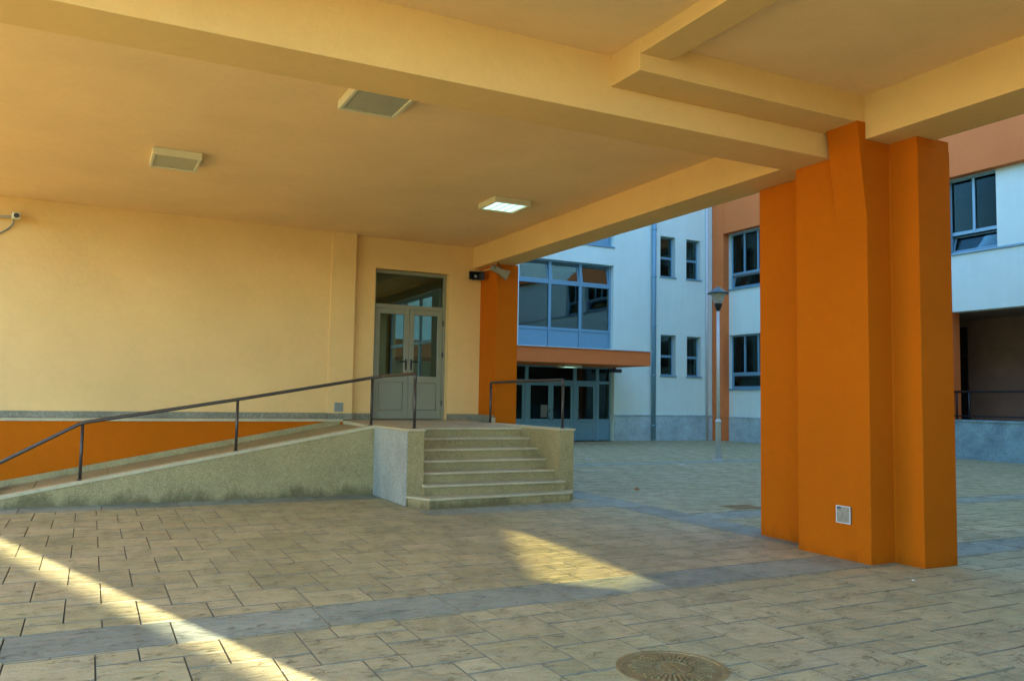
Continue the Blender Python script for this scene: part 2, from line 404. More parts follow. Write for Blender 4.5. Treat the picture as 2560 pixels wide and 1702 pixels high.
single = [q[2] for q in vis[:290]]; rest = [q[2] for q in vis[290:]]
shared = {}
for (x0, x1, y0, y1, mt) in single:
    key = (round(x1-x0, 4), round(y1-y0, 4), mt)
    if key not in shared:
        bm = bmesh.new(); add_tile(bm, -(x1-x0)/2, (x1-x0)/2, -(y1-y0)/2, (y1-y0)/2)
        bmesh.ops.recalc_face_normals(bm, faces=bm.faces)
        me = bpy.data.meshes.new('tile'); bm.to_mesh(me); bm.free(); me.materials.append(M[mt]); me.materials.append(M['joint']); me.materials.append(M['tile_edge']); shared[key] = me
    o = bpy.data.objects.new('border_slab' if mt == 'band' else 'paving_stone', shared[key]); C.objects.link(o)
    o.location = ((x0+x1)/2, (y0+y1)/2, random.uniform(-0.0012, 0.0012))
    o.rotation_euler = (random.gauss(0, 0.0022), random.gauss(0, 0.0022), random.gauss(0, 0.0012))
    o.parent = paving
for mt, nm in (('paving', 'far_paving_stones'), ('band', 'far_border_slabs')):
    bm = bmesh.new()
    for tl in rest:
        if tl[4] == mt: add_tile(bm, *tl[:4], jit=0.0012)
    o = link(nm, bm, mt, paving); o.data.materials.append(M['joint']); o.data.materials.append(M['tile_edge']); o['kind'] = 'stuff'

# manhole cover
def manhole(cx, cy, r):
    t = thing('manhole_cover', 'round cast iron manhole cover with rays around a small oval emblem, in the foreground paving', 'manhole', (cx, cy, 0))
    bm = bmesh.new(); add_lathe(bm, [(r, -0.02), (r, 0.004), (r-0.012, 0.006), (r-0.028, 0.006), (r-0.03, -0.004)], (cx, cy, 0), 48, False); adopt(link('rim', bm, 'iron'), t)
    bm = bmesh.new(); add_lathe(bm, [(0.0001, 0.001), (r-0.034, 0.001), (r-0.034, -0.02)], (cx, cy, 0), 48, False); adopt(link('plate', bm, 'iron'), t)
    bm = bmesh.new()
    for k in range(44):
        a = 2*math.pi*k/44; r0 = 0.125 + 0.02*(k % 2); r1 = r-0.07 - 0.03*((k*7) % 3)/2
        b2 = bmesh.new(); add_box(b2, r0, r1, -0.007, 0.007, 0, 0.010)
        merge(bm, b2, Matrix.Translation((cx, cy, 0)) @ Matrix.Rotation(a, 4, 'Z'))
    adopt(link('rays', bm, 'iron'), t)
    bm = bmesh.new()
    add_lathe(bm, [(0.112, 0), (0.112, 0.008), (0.098, 0.008), (0.098, 0)], (cx, cy, 0), 36, False)
    b2 = bmesh.new(); add_box(b2, -0.085, 0.085, 0.022, 0.034, 0, 0.009); add_box(b2, -0.085, 0.085, -0.034, -0.022, 0, 0.009)
    merge(bm, b2, Matrix.Translation((cx, cy, 0)) @ Matrix.Rotation(rad(75), 4, 'Z'))
    adopt(link('emblem', bm, 'iron'), t)
manhole(3.0, 3.84, 0.315)

# drain grate
t = thing('drain_grate', 'rusty square drain grate sunk in the courtyard paving left of the big pillar', 'drain grate', (8.45, 9.2, 0))
adopt(boxes('grate_frame', [(8.2, 8.24, 9.0, 9.4, -0.02, 0.006), (8.66, 8.7, 9.0, 9.4, -0.02, 0.006), (8.24, 8.66, 9.0, 9.04, -0.02, 0.006), (8.24, 8.66, 9.36, 9.4, -0.02, 0.006)], 'iron'), t)
for k in range(7): adopt(box('bar', 8.26+k*0.056, 8.29+k*0.056, 9.04, 9.36, -0.012, 0.004, 'iron'), t)
adopt(box('pit_shade', 8.24, 8.66, 9.04, 9.36, -0.02, 0.0015, 'black'), t)  # black slab stands in for the shade below the bars

# ------------------------------------------------------------------ covered passage building
B = thing('passage_building', 'yellow building with a covered passage on thick orange pillars', 'building', (0, 14.4, 0))
def bpart(o, label=None):
    adopt(o, B)
    if label: o['label'] = label
    return o
YW, YL, YO = 14.42, 14.30, 14.24
# upper storeys (above the ceilings) and slabs
bpart(box('upper_storeys', 3.93, 7.22, -3.0, 22.0, 4.72, 11.5, 'yellow'))
bpart(box('upper_storeys', -2.6, 3.93, 2.7, 22.0, 4.72, 11.5, 'yellow'))
bpart(box('far_ceiling', -2.6, 6.9, 6.2, 14.6, 4.39, 4.70, 'ceil'), 'flat yellow ceiling with three square lights')
bpart(prism('near_ceiling', [(-2.6, 2.7), (3.93, 2.7), (3.93, -3.0), (7.0, -3.0), (7.0, 5.93), (-2.6, 5.93)], 'z', 4.50, 4.71, 'ceil'))
bpart(box('main_beam', -2.6, 6.95, 5.90, 6.45, 3.985, 4.70, 'yellow', None, 0.008), 'deep yellow beam crossing the whole passage')
bpart(box('edge_beam', 3.93, 6.96, 5.48, 5.93, 4.232, 4.69, 'yellow', None, 0.008))
bpart(box('cross_beam', 3.94, 4.265, -3.0, 5.5, 4.375, 4.66, 'yellow', None, 0.006))
bpart(box('right_beam', 6.60, 7.21, -3.0, 5.495, 4.07, 4.715, 'yellow', None, 0.008))
bpart(prism('outer_beam', [(6.47, 6.30), (6.99, 6.30), (6.99, 14.5), (6.47, 14.5)], 'z', 3.99, 4.705, 'yellow', None, 0.008), 'yellow beam along the courtyard edge')
# big stepped pillar
pil = bpart(prism('pillar', [(6.935, 5.16), (7.41, 5.16), (7.41, 7.22), (6.90, 7.22), (6.90, 6.37), (6.60, 6.37), (6.60, 5.47), (6.935, 5.47)], 'z', -0.02, 3.988, 'orange', None, 0.01), 'thick stepped bright orange pillar')
bm = bmesh.new(); add_box(bm, 6.603, 6.95, 5.473, 5.897, 3.98, 4.236)
pl2 = link('pillar_head', bm, 'orange', pil)
bm = bmesh.new(); add_box(bm, 6.935, 7.4, 5.165, 5.47, 3.98, 4.08)
pl3 = link('pillar_head', bm, 'orange', pil)
bm = bmesh.new(); add_prism(bm, [(6.605, 3.25), (6.605, 4.24), (6.48, 4.24)], 'y', 5.47, 5.84, 0.006)
pl4 = link('haunch', bm, 'orange', pil)
# walls
bpart(box('left_wall', -14, 4.115, YL, 14.75, 1.10, 4.42, 'yellow', None, 0.006), 'plain yellow stucco wall above the ramp')
bpart(box('pilaster', 3.68, 4.122, YL-0.03, YL+0.03, 1.09, 4.395, 'yellow', None, 0.005))
bpart(box('orange_base_wall', -14, 3.99, YO, 14.7, -0.05, 1.06, 'orange'), 'orange base wall beside the ramp')
bpart(box('ledge', -14, 3.95, YO-0.03, YL+0.05, 1.055, 1.10, 'cap', None, 0.006))
bpart(box('baseboard', -14, 3.675, YL-0.018, YL+0.02, 1.103, 1.205, 'skirting', None, 0.003))
bpart(box('baseboard', 3.678, 4.128, YL-0.048, YL+0.02, 1.09, 1.20, 'skirting', None, 0.003))
DX0, DX1, DZ0, DZ1 = 4.53, 5.98, 1.085, 3.835
bpart(wall('door_wall', 'y', YW, 0.35, 4.10, 7.06, 0.0, 4.42, [(DX0, DX1, 1.06, DZ1)], 'yellow'), 'yellow wall around the double door')
bpart(box('baseboard', 4.115, DX0-0.003, YW-0.016, YW+0.02, 1.06, 1.20, 'skirting', None, 0.003))
bpart(box('baseboard', DX1+0.003, 6.64, YW-0.016, YW+0.02, 1.06, 1.20, 'skirting', None, 0.003))
cp = bpart(box('corner_pillar', 6.635, 7.08, 13.70, 14.9, -0.02, 4.0, 'orange', None, 0.008), 'slim orange pillar beside the double door')
bpart(box('baseboard', 6.617, 6.64, 13.72, YW, 1.05, 1.19, 'skirting', None, 0.003))
# rooms behind the door
bpart(box('room_floor', 2.0, 7.05, 14.77, 21.9, 0.9, 1.075, 'granite'))
bpart(box('room_ceiling', 2.0, 7.05, 14.77, 21.9, 4.2, 4.38, 'ceil'))
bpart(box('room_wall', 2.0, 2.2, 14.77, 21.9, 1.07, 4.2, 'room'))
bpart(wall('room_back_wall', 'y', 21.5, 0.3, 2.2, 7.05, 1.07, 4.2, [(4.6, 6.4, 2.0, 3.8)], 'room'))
bpart(wall('courtyard_side_wall', 'x', 6.80, 0.25, 14.9, 21.9, 0.0, 4.7, [(15.6, 17.0, 1.9, 3.9), (17.4, 20.6, 1.9, 3.9)], 'yellow'))
wf = bpart(boxes('room_window_frame', [(6.9, 6.96, y, y+0.07, 1.9, 3.9) for y in (15.6, 16.27, 16.93, 17.4, 18.4, 19.45, 20.53)] + [(6.9, 6.96, 15.67, 16.93, z, z+0.07) for z in (1.9, 2.75, 3.83)] + [(6.9, 6.96, 17.47, 20.53, z, z+0.07) for z in (1.9, 2.75, 3.83)], 'frame'))
# left part of the passage: end wall and added, unseen rear wall
bpart(box('outer_wall', -14, -2.6, 14.76, 15.0, -0.05, 8.6, 'yellow'))
rbm = bmesh.new()
outer = [(3.72, -0.05), (9.5, -0.05), (9.5, 17.5), (3.72, 17.5)]
sun_patch_on_floor = [(3.38, 6.12), (3.85, 5.55), (4.27, 5.75), (4.30, 6.5), (4.39, 7.5), (4.39, 8.70), (3.72, 7.09)]
hole = [(x+0.3446*(y+3), (y+3)*1.0577*math.tan(SUN_EL)) for x, y in sun_patch_on_floor]  # opening added and shaped so direct sun casts the floor patch
loops = []
for lp in (outer, hole):
    v_ = [rbm.verts.new((p[0], -3.0, p[1])) for p in lp]
    loops += [rbm.edges.new((v_[i], v_[(i+1) % len(v_)])) for i in range(len(v_))]
bmesh.ops.triangle_fill(rbm, use_beauty=True, use_dissolve=False, edges=loops)
ret = bmesh.ops.extrude_face_region(rbm, geom=list(rbm.faces))
bmesh.ops.translate(rbm, verts=[g for g in ret['geom'] if isinstance(g, bmesh.types.BMVert)], vec=(0, -0.06, 0))
bpart(link('rear_shade_wall', rbm, 'yellow'))  # unseen wall added to shade the floor and edge the sun band
bpart(box('sun_tint_pane', 6.4, 8.6, -3.045, -3.035, 2.3, 3.45, 'sun_tint_glass'))  # added tinted pane, dims the sun through the opening

# ------------------------------------------------------------------ double door
D = thing('double_door', 'grey aluminium double door with glazed upper halves and a transom, at the top of the ramp', 'door', ((DX0+DX1)/2, 14.56, DZ0))
YD = 14.56
zt = 3.13
adopt(boxes('frame', [(DX0+0.002, DX0+0.06, YD, YD+0.09, DZ0, DZ1-0.002), (DX1-0.06, DX1-0.002, YD, YD+0.09, DZ0, DZ1-0.002), (DX0+0.06, DX1-0.06, YD, YD+0.09, DZ1-0.06, DZ1-0.002), (DX0+0.06, DX1-0.06, YD, YD+0.09, zt, zt+0.075)], 'doorframe'), D)
adopt(box('transom_pane', DX0+0.06, DX1-0.06, YD+0.045, YD+0.052, zt+0.075, DZ1-0.06, 'door_glass'), D)
xm = (DX0+DX1)/2
def leaf(xa, xb, handle_side, parent, Y, za, zb, mid, fm, gm, glz, hm='black', pull=False):
    lf = boxes('leaf', [(xa, xa+0.095, Y-0.012, Y+0.05, za, zb), (xb-0.095, xb, Y-0.012, Y+0.05, za, zb), (xa+0.095, xb-0.095, Y-0.012, Y+0.05, zb-0.095, zb),
                        (xa+0.095, xb-0.095, Y-0.012, Y+0.05, mid-0.06, mid+0.06), (xa+0.095, xb-0.095, Y-0.012, Y+0.05, za, za+0.16)], fm, None, 0.004)
    adopt(lf, parent); inv = Matrix.Translation(-Vector(parent.location))
    ch = [box('pane', xa+0.09, xb-0.09, Y+0.018, Y+0.024, mid+0.055, zb-0.09, gm),
          box('panel', xa+0.103, xb-0.103, Y-0.001, Y+0.03, za+0.168, mid-0.068, fm, None, 0.003)]
    hx = xb-0.05 if handle_side > 0 else xa+0.05
    d = -1 if handle_side > 0 else 1
    bm = bmesh.new()
    if pull:
        add_tube(bm, bend([(hx, Y-0.01, mid+0.40), (hx, Y-0.055, mid+0.40), (hx+d*0.13, Y-0.06, mid+0.22), (hx, Y-0.055, mid+0.04), (hx, Y-0.01, mid+0.04)], 0.03), 0.014, 8)
    else:
        add_tube(bm, bend([(hx, Y-0.01, mid+0.33), (hx, Y-0.055, mid+0.33), (hx+d*0.13, Y-0.055, mid+0.322)], 0.02), 0.011, 8)
        add_box(bm, hx-0.018, hx+0.018, Y-0.018, Y-0.011, mid+0.17, mid+0.37, 0.004)
    ch.append(link('handle', bm, hm, None, False))
    for c in ch: c.parent = lf
    return lf
leaf(DX0+0.063, xm-0.003, 1, D, YD+0.02, DZ0+0.012, zt-0.003, 1.83, 'doorframe', 'door_glass', 1)
leaf(xm+0.003, DX1-0.063, -1, D, YD+0.02, DZ0+0.012, zt-0.003, 1.83, 'doorframe', 'door_glass', 1)
for z in (1.35, 2.25, 2.85):
    adopt(tube('hinge', [(DX1-0.055, YD-0.004, z), (DX1-0.055, YD-0.004, z+0.1)], 0.011, 'black', None, 8), D)

# ------------------------------------------------------------------ staircase with landing
S = thing('staircase', 'seven speckled stone steps rising to the landing between two low walls', 'stairs', (5.3, 10.45, 0))
NZ = 7; zl = 1.03; rise = zl/NZ
noseY = [10.46 + 0.275*i for i in range(NZ)]
inv = Matrix.Translation(-Vector(S.location))
for i in range(NZ):
    z0 = rise*i; z1 = rise*(i+1); yb = 12.5
    if i == 0:
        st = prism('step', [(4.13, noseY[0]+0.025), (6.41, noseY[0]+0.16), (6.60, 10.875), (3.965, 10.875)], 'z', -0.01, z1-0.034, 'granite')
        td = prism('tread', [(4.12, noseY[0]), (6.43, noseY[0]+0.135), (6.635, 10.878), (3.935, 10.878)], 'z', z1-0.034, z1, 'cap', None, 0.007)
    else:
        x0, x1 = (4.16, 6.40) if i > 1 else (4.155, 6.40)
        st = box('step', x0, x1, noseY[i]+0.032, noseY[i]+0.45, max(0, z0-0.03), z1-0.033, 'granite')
        yb = noseY[i]+0.46 if i < NZ-1 else noseY[i]+0.3
        td = box('tread', x0, x1, noseY[i], yb, z1-0.033, z1, 'cap', None, 0.007)
    adopt(st, S); td.parent = st
ln = prism('landing', [(noseY[-1]+0.302, zl), (YW-0.002, 1.083), (YW-0.002, 0.6), (noseY[-1]+0.302, 0.6)], 'x', 3.96, 6.40, 'cap'); adopt(ln, S)
adopt(box('left_side_wall', 3.945, 4.19, 10.88, 12.62, -0.01, 1.028, 'granite', None, 0.004), S)
fs = box('facing_slab', 3.931, 3.944, 10.884, 12.36, 0.0, 1.027, 'pale', None, 0.003); adopt(fs, S); fs['label'] = 'pale grey side face of the stair wall'
adopt(boxes('cap_stone', [(3.918, 4.205, 10.865, 12.37, 1.029, 1.062)], 'cap', None, 0.006), S)
adopt(box('right_side_wall', 6.368, 6.62, 10.88, 13.72, -0.01, 1.028, 'granite', None, 0.004), S)
adopt(boxes('cap_stone', [(6.352, 6.643, 10.862, 13.69, 1.029, 1.062)], 'cap', None, 0.006), S)
adopt(box('corner_block', 6.55, 6.632, 13.66, 13.698, 1.062, 1.15, 'cap', None, 0.004), S)

# ------------------------------------------------------------------ ramp
R = thing('ramp', 'long sloping stone ramp with a kerb, rising along the yellow wall to the landing', 'ramp', (1.0, 12.4, 0))
zo = lambda x: 0.292 + 0.183*x
xl = -1.55
adopt(prism('side_wall', [(xl, -0.02), (3.943, -0.02), (3.943, zo(3.943)), (xl, zo(xl))], 'y', 12.38, 12.56, 'granite'), R)
adopt(prism('kerb', [(xl, zo(xl)), (3.96, zo(3.96)), (3.96, zo(3.96)+0.048), (xl, zo(xl)+0.048)], 'y', 12.362, 12.575, 'cap', None, 0.006), R)
nsl = 6
for k in range(nsl):
    a = xl + (3.955-xl)*k/nsl + 0.003; b = xl + (3.955-xl)*(k+1)/nsl - 0.003
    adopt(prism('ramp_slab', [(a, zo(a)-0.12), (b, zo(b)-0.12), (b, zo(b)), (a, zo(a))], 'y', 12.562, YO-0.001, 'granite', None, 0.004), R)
for k in range(9):
    a = xl + (3.9-xl)*k/9 + 0.002; b = xl + (3.9-xl)*(k+1)/9 - 0.002
    adopt(prism('skirting_slab', [(a, zo(a)-0.02), (b, zo(b)-0.02), (b, zo(b)+0.092), (a, zo(a)+0.092)], 'y', YO-0.02, YO+0.01, 'granite', None, 0.003), R)

# ------------------------------------------------------------------ handrails
HR = thing('handrail', 'long dark steel handrail following the ramp kerb and turning at the landing', 'handrail', (-0.065, 12.46, 0.3))
YH = 12.46
adopt(tube('rail', bend([(-1.98, YH, 0.02), (-0.075, YH, 1.088), (1.905, YH, 1.425), (3.90, YH, 1.79), (4.03, YH-0.12, 1.815), (4.06, 10.95, 1.83), (4.06, 10.95, 1.72)], 0.07), 0.024, 'rail'), HR)
for x, zb, z1 in ((-0.066, zo(-0.066)+0.045, 1.08), (1.908, zo(1.908)+0.045, 1.42), (3.908, zo(3.9)+0.045, 1.785)):
    adopt(tube('post', [(x, YH, zb), (x, YH, z1)], 0.021, 'rail'), HR)
    adopt(lathe('foot_flange', [(0.04, 0), (0.04, 0.008), (0.022, 0.014)], (x, YH, zb+0.0015), 'rail', None, 14), HR)
adopt(tube('post', [(4.06, 10.95, 1.06), (4.06, 10.95, 1.74)], 0.021, 'rail'), HR)
adopt(lathe('foot_flange', [(0.04, 0), (0.04, 0.008), (0.022, 0.014)], (4.06, 10.95, 1.0615), 'rail', None, 14), HR)
HB = thing('handrail', 'short dark steel handrail on the right stair wall beside the slim orange pillar', 'handrail', (6.5, 11.0, 1.06))
adopt(tube('rail', bend([(6.5, 11.02, 1.70), (6.5, 11.02, 1.80), (6.5, 13.60, 1.79), (6.5, 13.60, 1.69)], 0.07), 0.023, 'rail'), HB)
for y in (11.02, 13.60):
    adopt(tube('post', [(6.5, y, 1.06), (6.5, y, 1.72)], 0.02, 'rail'), HB)
    adopt(lathe('foot_flange', [(0.04, 0), (0.04, 0.008), (0.022, 0.014)], (6.5, y, 1.0615), 'rail', None, 14), HB)

# ------------------------------------------------------------------ ceiling lights
def ceiling_light(cx, cy, zc, sx, sy, label, diff, group):
    t = thing('ceiling_light', label, 'ceiling light', (cx, cy, zc), group)
    h = 0.085; e = 0.035
    adopt(boxes('housing', [(cx-sx/2, cx+sx/2, cy-sy/2, cy-sy/2+e, zc-h, zc-0.001), (cx-sx/2, cx+sx/2, cy+sy/2-e, cy+sy/2, zc-h, zc-0.001),
                            (cx-sx/2, cx-sx/2+e, cy-sy/2+e, cy+sy/2-e, zc-h, zc-0.001), (cx+sx/2-e, cx+sx/2, cy-sy/2+e, cy+sy/2-e, zc-h, zc-0.001)], 'cream', None, 0.004), t)
    adopt(box('diffuser', cx-sx/2+e, cx+sx/2-e, cy-sy/2+e, cy+sy/2-e, zc-h+0.014, zc-h+0.03, diff), t)
    return t
G_L = 'square lights on the passage ceiling'
ceiling_light(2.33, 7.55, 4.39, 0.58, 0.64, 'unlit square ceiling light half hidden by the deep beam', 'diffuser', G_L)
ceiling_light(0.80, 10.76, 4.39, 0.55, 0.66, 'unlit square ceiling light nearest the surveillance camera', 'diffuser', G_L)
ceiling_light(5.32, 10.78, 4.39, 0.58, 0.58, 'glowing square ceiling light in front of the double door', 'tube_on', G_L)

# ------------------------------------------------------------------ wall plates
t = thing('vent_plate', 'small square grey vent plate low on the yellow wall left of the door', 'vent', (3.88, YL-0.03, 1.3))
adopt(box('plate', 3.80, 3.96, YL-0.045, YL-0.031, 1.225, 1.385, 'plate', None, 0.003), t)
for k in range(4): adopt(box('slat', 3.82, 3.94, YL-0.05, YL-0.044, 1.25+k*0.033, 1.262+k*0.033, 'doorframe'), t)
t = thing('wall_plaque', 'small square metal plaque with a blue mark, low on the big orange pillar', 'plaque', (6.6, 5.775, 0.43))
adopt(box('plate', 6.584, 6.599, 5.69, 5.86, 0.347, 0.515, 'plate', None, 0.003), t)
adopt(boxes('rim', [(6.579, 6.585, 5.69, 5.86, 0.507, 0.515), (6.579, 6.585, 5.69, 5.86, 0.347, 0.354), (6.579, 6.585, 5.69, 5.697, 0.354, 0.507), (6.579, 6.585, 5.853, 5.86, 0.354, 0.507)], 'galv'), t)
adopt(box('blue_mark', 6.5825, 6.5845, 5.805, 5.85, 0.482, 0.503, 'ink'), t)
bm = bmesh.new()
add_tube(bm, [(6.583, 5.812, 0.45), (6.583, 5.80, 0.463), (6.583, 5.78, 0.458), (6.583, 5.776, 0.44), (6.583, 5.79, 0.42), (6.583, 5.808, 0.402), (6.583, 5.765, 0.402)], 0.0025, 6)
adopt(link('engraving', bm, 'grey_plastic'), t)

# ------------------------------------------------------------------ horn speakers and camera
def horn(label, loc, direction, w_, h_, L, body, group, mount):
    t = thing('horn_speaker', label, 'loudspeaker', loc, group)
    q = Vector(direction).to_track_quat('Z', 'Y').to_matrix().to_4x4(); T = Matrix.Translation(loc) @ q
    def fr(prof, inner=False):
        b2 = bmesh.new(); rings = []
        for (hw, hh, z) in prof: rings.append([b2.verts.new(p) for p in ((-hw, -hh, z), (hw, -hh, z), (hw, hh, z), (-hw, hh, z))])
        for a, b in zip(rings, rings[1:]):
            for k in range(4): b2.faces.new((a[k], a[(k+1) % 4], b[(k+1) % 4], b[k]))
        return b2, rings
    b2, rg = fr([(0.045, 0.045, -L*0.5), (0.05, 0.05, -L*0.1), (w_/2, h_/2, L*0.5), (w_/2, h_/2, L*0.53), (w_/2-0.012, h_/2-0.012, L*0.53), (w_/2-0.015, h_/2-0.015, L*0.46), (0.035, 0.035, -L*0.05)])
    b2.faces.new(rg[0]); b2.faces.new(rg[-1])
    bm = bmesh.new(); merge(bm, b2, T); adopt(link('horn', bm, body), t)
    bm = bmesh.new(); b2 = bmesh.new(); add_lathe(b2, [(0.02, -L*0.05), (0.028, L*0.12), (0.018, L*0.22), (0.004, L*0.26)], (0, 0, 0), 14); merge(bm, b2, T); adopt(link('throat_plug', bm, 'galv', None, True), t)
    bm = bmesh.new(); b2 = bmesh.new(); add_lathe(b2, [(0.055, -L*0.78), (0.06, -L*0.74), (0.06, -L*0.5), (0.05, -L*0.46)], (0, 0, 0), 16); merge(bm, b2, T); adopt(link('driver', bm, body, None, True), t)
    adopt(tube('bracket', bend([T @ Vector((0, 0, -L*0.3)), Vector(loc)+Vector(mount)*0.55, Vector(loc)+Vector(mount)], 0.03), 0.012, 'black', None, 8), t)
    return t
horn('dark horn loudspeaker on the yellow wall, its square mouth facing the passage', (6.40, 14.16, 3.80), (-0.22, -1, -0.04), 0.30, 0.16, 0.24, 'black', 'horn loudspeakers by the door', (0.02, 0.25, 0.10))
horn('grey horn loudspeaker under the beam aimed at the courtyard, on the slim orange pillar', (6.62, 13.50, 3.81), (0.80, -0.28, -0.42), 0.17, 0.17, 0.27, 'grey_plastic', 'horn loudspeakers by the door', (-0.05, 0.05, 0.19))
tag(tube('speaker_cable', [(6.47, 14.2, 3.86), (6.52, 14.0, 3.905), (6.53, 13.8, 3.90), (6.55, 13.6, 3.93)], 0.008, 'cream', None, 6), 'thin pale cable running between the two horn loudspeakers', 'cable')
t = thing('surveillance_camera', 'small pale surveillance camera on a wall arm at the upper left', 'camera', (-1.2, 14.28, 4.08))
cd = Vector((0.12, -1, -0.12)); q = cd.to_track_quat('Z', 'Y').to_matrix().to_4x4(); T = Matrix.Translation((-1.085, 14.02, 4.065)) @ q
bm = bmesh.new(); b2 = bmesh.new(); add_box(b2, -0.055, 0.055, -0.05, 0.05, -0.2, 0.06, 0.018); merge(bm, b2, T); adopt(link('body', bm, 'cream'), t)
bm = bmesh.new(); b2 = bmesh.new(); add_lathe(b2, [(0.036, 0.05), (0.036, 0.066), (0.03, 0.066), (0.026, 0.062), (0.001, 0.062)], (0, 0, 0), 16, False); merge(bm, b2, T); adopt(link('lens', bm, 'black'), t)
adopt(tube('arm', bend([(-1.10, 14.1, 4.065), (-1.22, 14.15, 4.06), (-1.34, 14.20, 4.06), (-1.36, 14.29, 4.06)], 0.04), 0.018, 'grey_plastic', None, 8), t)
adopt(tube('cable', bend([(-1.12, 14.14, 4.08), (-1.17, 14.22, 4.16), (-1.12, 14.24, 4.0), (-1.20, 14.27, 3.90), (-1.34, 14.285, 3.80)], 0.08), 0.012, 'grey_plastic', None, 8), t)

# ------------------------------------------------------------------ white courtyard wing
YF = 25.8
W = thing('white_wing', 'white school wing with blue-grey windows across the courtyard', 'building', (15, YF, 0))
wp = lambda o, label=None: (adopt(o, W), o.__setitem__('label', label) if label else None)[0]
BX0, BX1 = 13.36, 17.37
SW = [(19.54, 20.27, 6.34, 7.93), (20.81, 21.52, 6.34, 7.92), (19.57, 20.30, 2.49, 4.07), (20.85, 21.55, 2.49, 4.06)]
EX0, EX1, EZ = 11.2, 17.42, 2.80
wp(wall('low_wall', 'y', YF, 0.45, 4.0, 13.0, 0.0, 7.0, [(EX0, 13.0, -1, EZ)], 'white'))  # hidden end of the wing, kept low so windows reflect sky
wp(wall('wall', 'y', YF, 0.45, 13.0, 22.4, 0.0, 11.6, [(BX0, BX1, 3.30, 6.56), (BX0, BX1, 7.28, 10.2), (13.0, EX1, -1, EZ)] + SW, 'white'))
wp(box('roof', 12.8, 30, YF-0.5, 36, 11.6, 12.3, 'rooft'))
wp(box('low_roof', 3.8, 12.98, YF, 30, 7.0, 7.25, 'rooft'))
wp(box('end_wall', 12.86, 13.0, YF+0.46, 29.6, 7.26, 11.6, 'white'))
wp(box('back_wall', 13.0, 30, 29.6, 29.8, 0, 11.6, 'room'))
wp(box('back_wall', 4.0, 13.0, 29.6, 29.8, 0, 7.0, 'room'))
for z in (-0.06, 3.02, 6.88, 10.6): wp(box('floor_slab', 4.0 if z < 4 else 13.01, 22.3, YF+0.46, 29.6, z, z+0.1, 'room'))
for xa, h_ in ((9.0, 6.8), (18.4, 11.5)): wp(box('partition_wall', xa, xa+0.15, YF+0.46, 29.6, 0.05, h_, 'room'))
wp(box('plinth', EX1+0.03, 22.38, YF-0.035, YF+0.02, -0.02, 0.93, 'grey_plinth'), 'grey stone plinth of the white wing')
wp(box('plinth_moulding', EX1+0.02, 22.38, YF-0.06, YF+0.02, 0.931, 0.985, 'grey_plinth', None, 0.008))
def small_window(x0, x1, z0, z1):
    Y = YF+0.20; e = 0.06; zm = z0 + (z1-z0)*0.48
    fr = wp(boxes('window', [(x0, x0+e, Y, Y+0.06, z0, z1), (x1-e, x1, Y, Y+0.06, z0, z1), (x0+e, x1-e, Y, Y+0.06, z1-e, z1), (x0+e, x1-e, Y, Y+0.06, z0, z0+e), (x0+e, x1-e, Y-0.01, Y+0.06, zm-0.045, zm+0.045)], 'frame', None, 0.004))
    ch = [box('pane', x0+e-0.005, x1-e+0.005, Y+0.025, Y+0.031, zm+0.04, z1-e+0.005, 'glass'), box('pane', x0+e-0.005, x1-e+0.005, Y+0.025, Y+0.031, z0+e-0.005, zm-0.04, 'glass'),
          box('sill', x0-0.03, x1+0.03, YF-0.05, Y+0.001, z0-0.045, z0+0.006, 'frame', None, 0.006)]
    for c in ch: c.parent = fr
for s_ in SW: small_window(*s_)
def window_bank(x0, x1, z0, z1, zt_, zp, open_deg):
    Y = YF+0.17
    e = 0.08; xs = [x0, 14.715-0.06, 16.015-0.05, x1]
    ms = [14.715, 16.015]
    bx = [(x0, x0+0.09, Y, Y+0.08, z0, z1), (x1-0.09, x1, Y, Y+0.08, z0, z1)] + [(m-0.055, m+0.055, Y-0.012, Y+0.08, z0, z1) for m in ms]
    bays = [(x0+0.09, ms[0]-0.055), (ms[0]+0.055, ms[1]-0.055), (ms[1]+0.055, x1-0.09)]
    for a, b in bays:
        for (za, zb) in ((z1-0.06, z1), (zt_-0.055, zt_+0.055), (zp-0.05, zp+0.05), (z0, z0+0.06)): bx.append((a, b, Y, Y+0.075, za, zb))
    fr = wp(boxes('window_bank', bx, 'frame', None, 0.004), 'wide blue-grey window of three bays with tilted top sashes')
    inv_ = Matrix.Translation(-Vector(W.location))
    for a, b in bays:
        ch = [box('pane', a, b, Y+0.04, Y+0.046, zp+0.045, zt_-0.05, 'bank_glass'), box('panel', a+0.01, b-0.01, Y+0.02, Y+0.05, z0+0.065, zp-0.056, 'frame', None, 0.004)]
        # bottom-hinged sash tilted inwards
        bm = bmesh.new(); hz = zt_+0.06; H_ = z1-0.065-hz; Tm = Matrix.Translation((0, Y+0.02, hz)) @ Matrix.Rotation(-rad(open_deg), 4, 'X')
        for bb in ((a+0.012, a+0.055, -0.02, 0.025, 0, H_), (b-0.055, b-0.012, -0.02, 0.025, 0, H_), (a+0.055, b-0.055, -0.02, 0.025, 0, 0.045), (a+0.055, b-0.055, -0.02, 0.025, H_-0.045, H_)):
            b2 = bmesh.new(); add_box(b2, *bb, 0.003); merge(bm, b2, Tm)
        ch.append(link('top_sash', bm, 'frame'))
        bm = bmesh.new(); b2 = bmesh.new(); add_box(b2, a+0.05, b-0.05, 0.0, 0.006, 0.04, H_-0.04); merge(bm, b2, Tm); ch.append(link('sash_pane', bm, 'bank_glass'))
        for c in ch: c.parent = fr
window_bank(BX0, BX1, 3.36, 6.56, 5.75, 4.06, 9)
window_bank(BX0, BX1, 7.28, 10.2, 9.4, 8.0, 0)
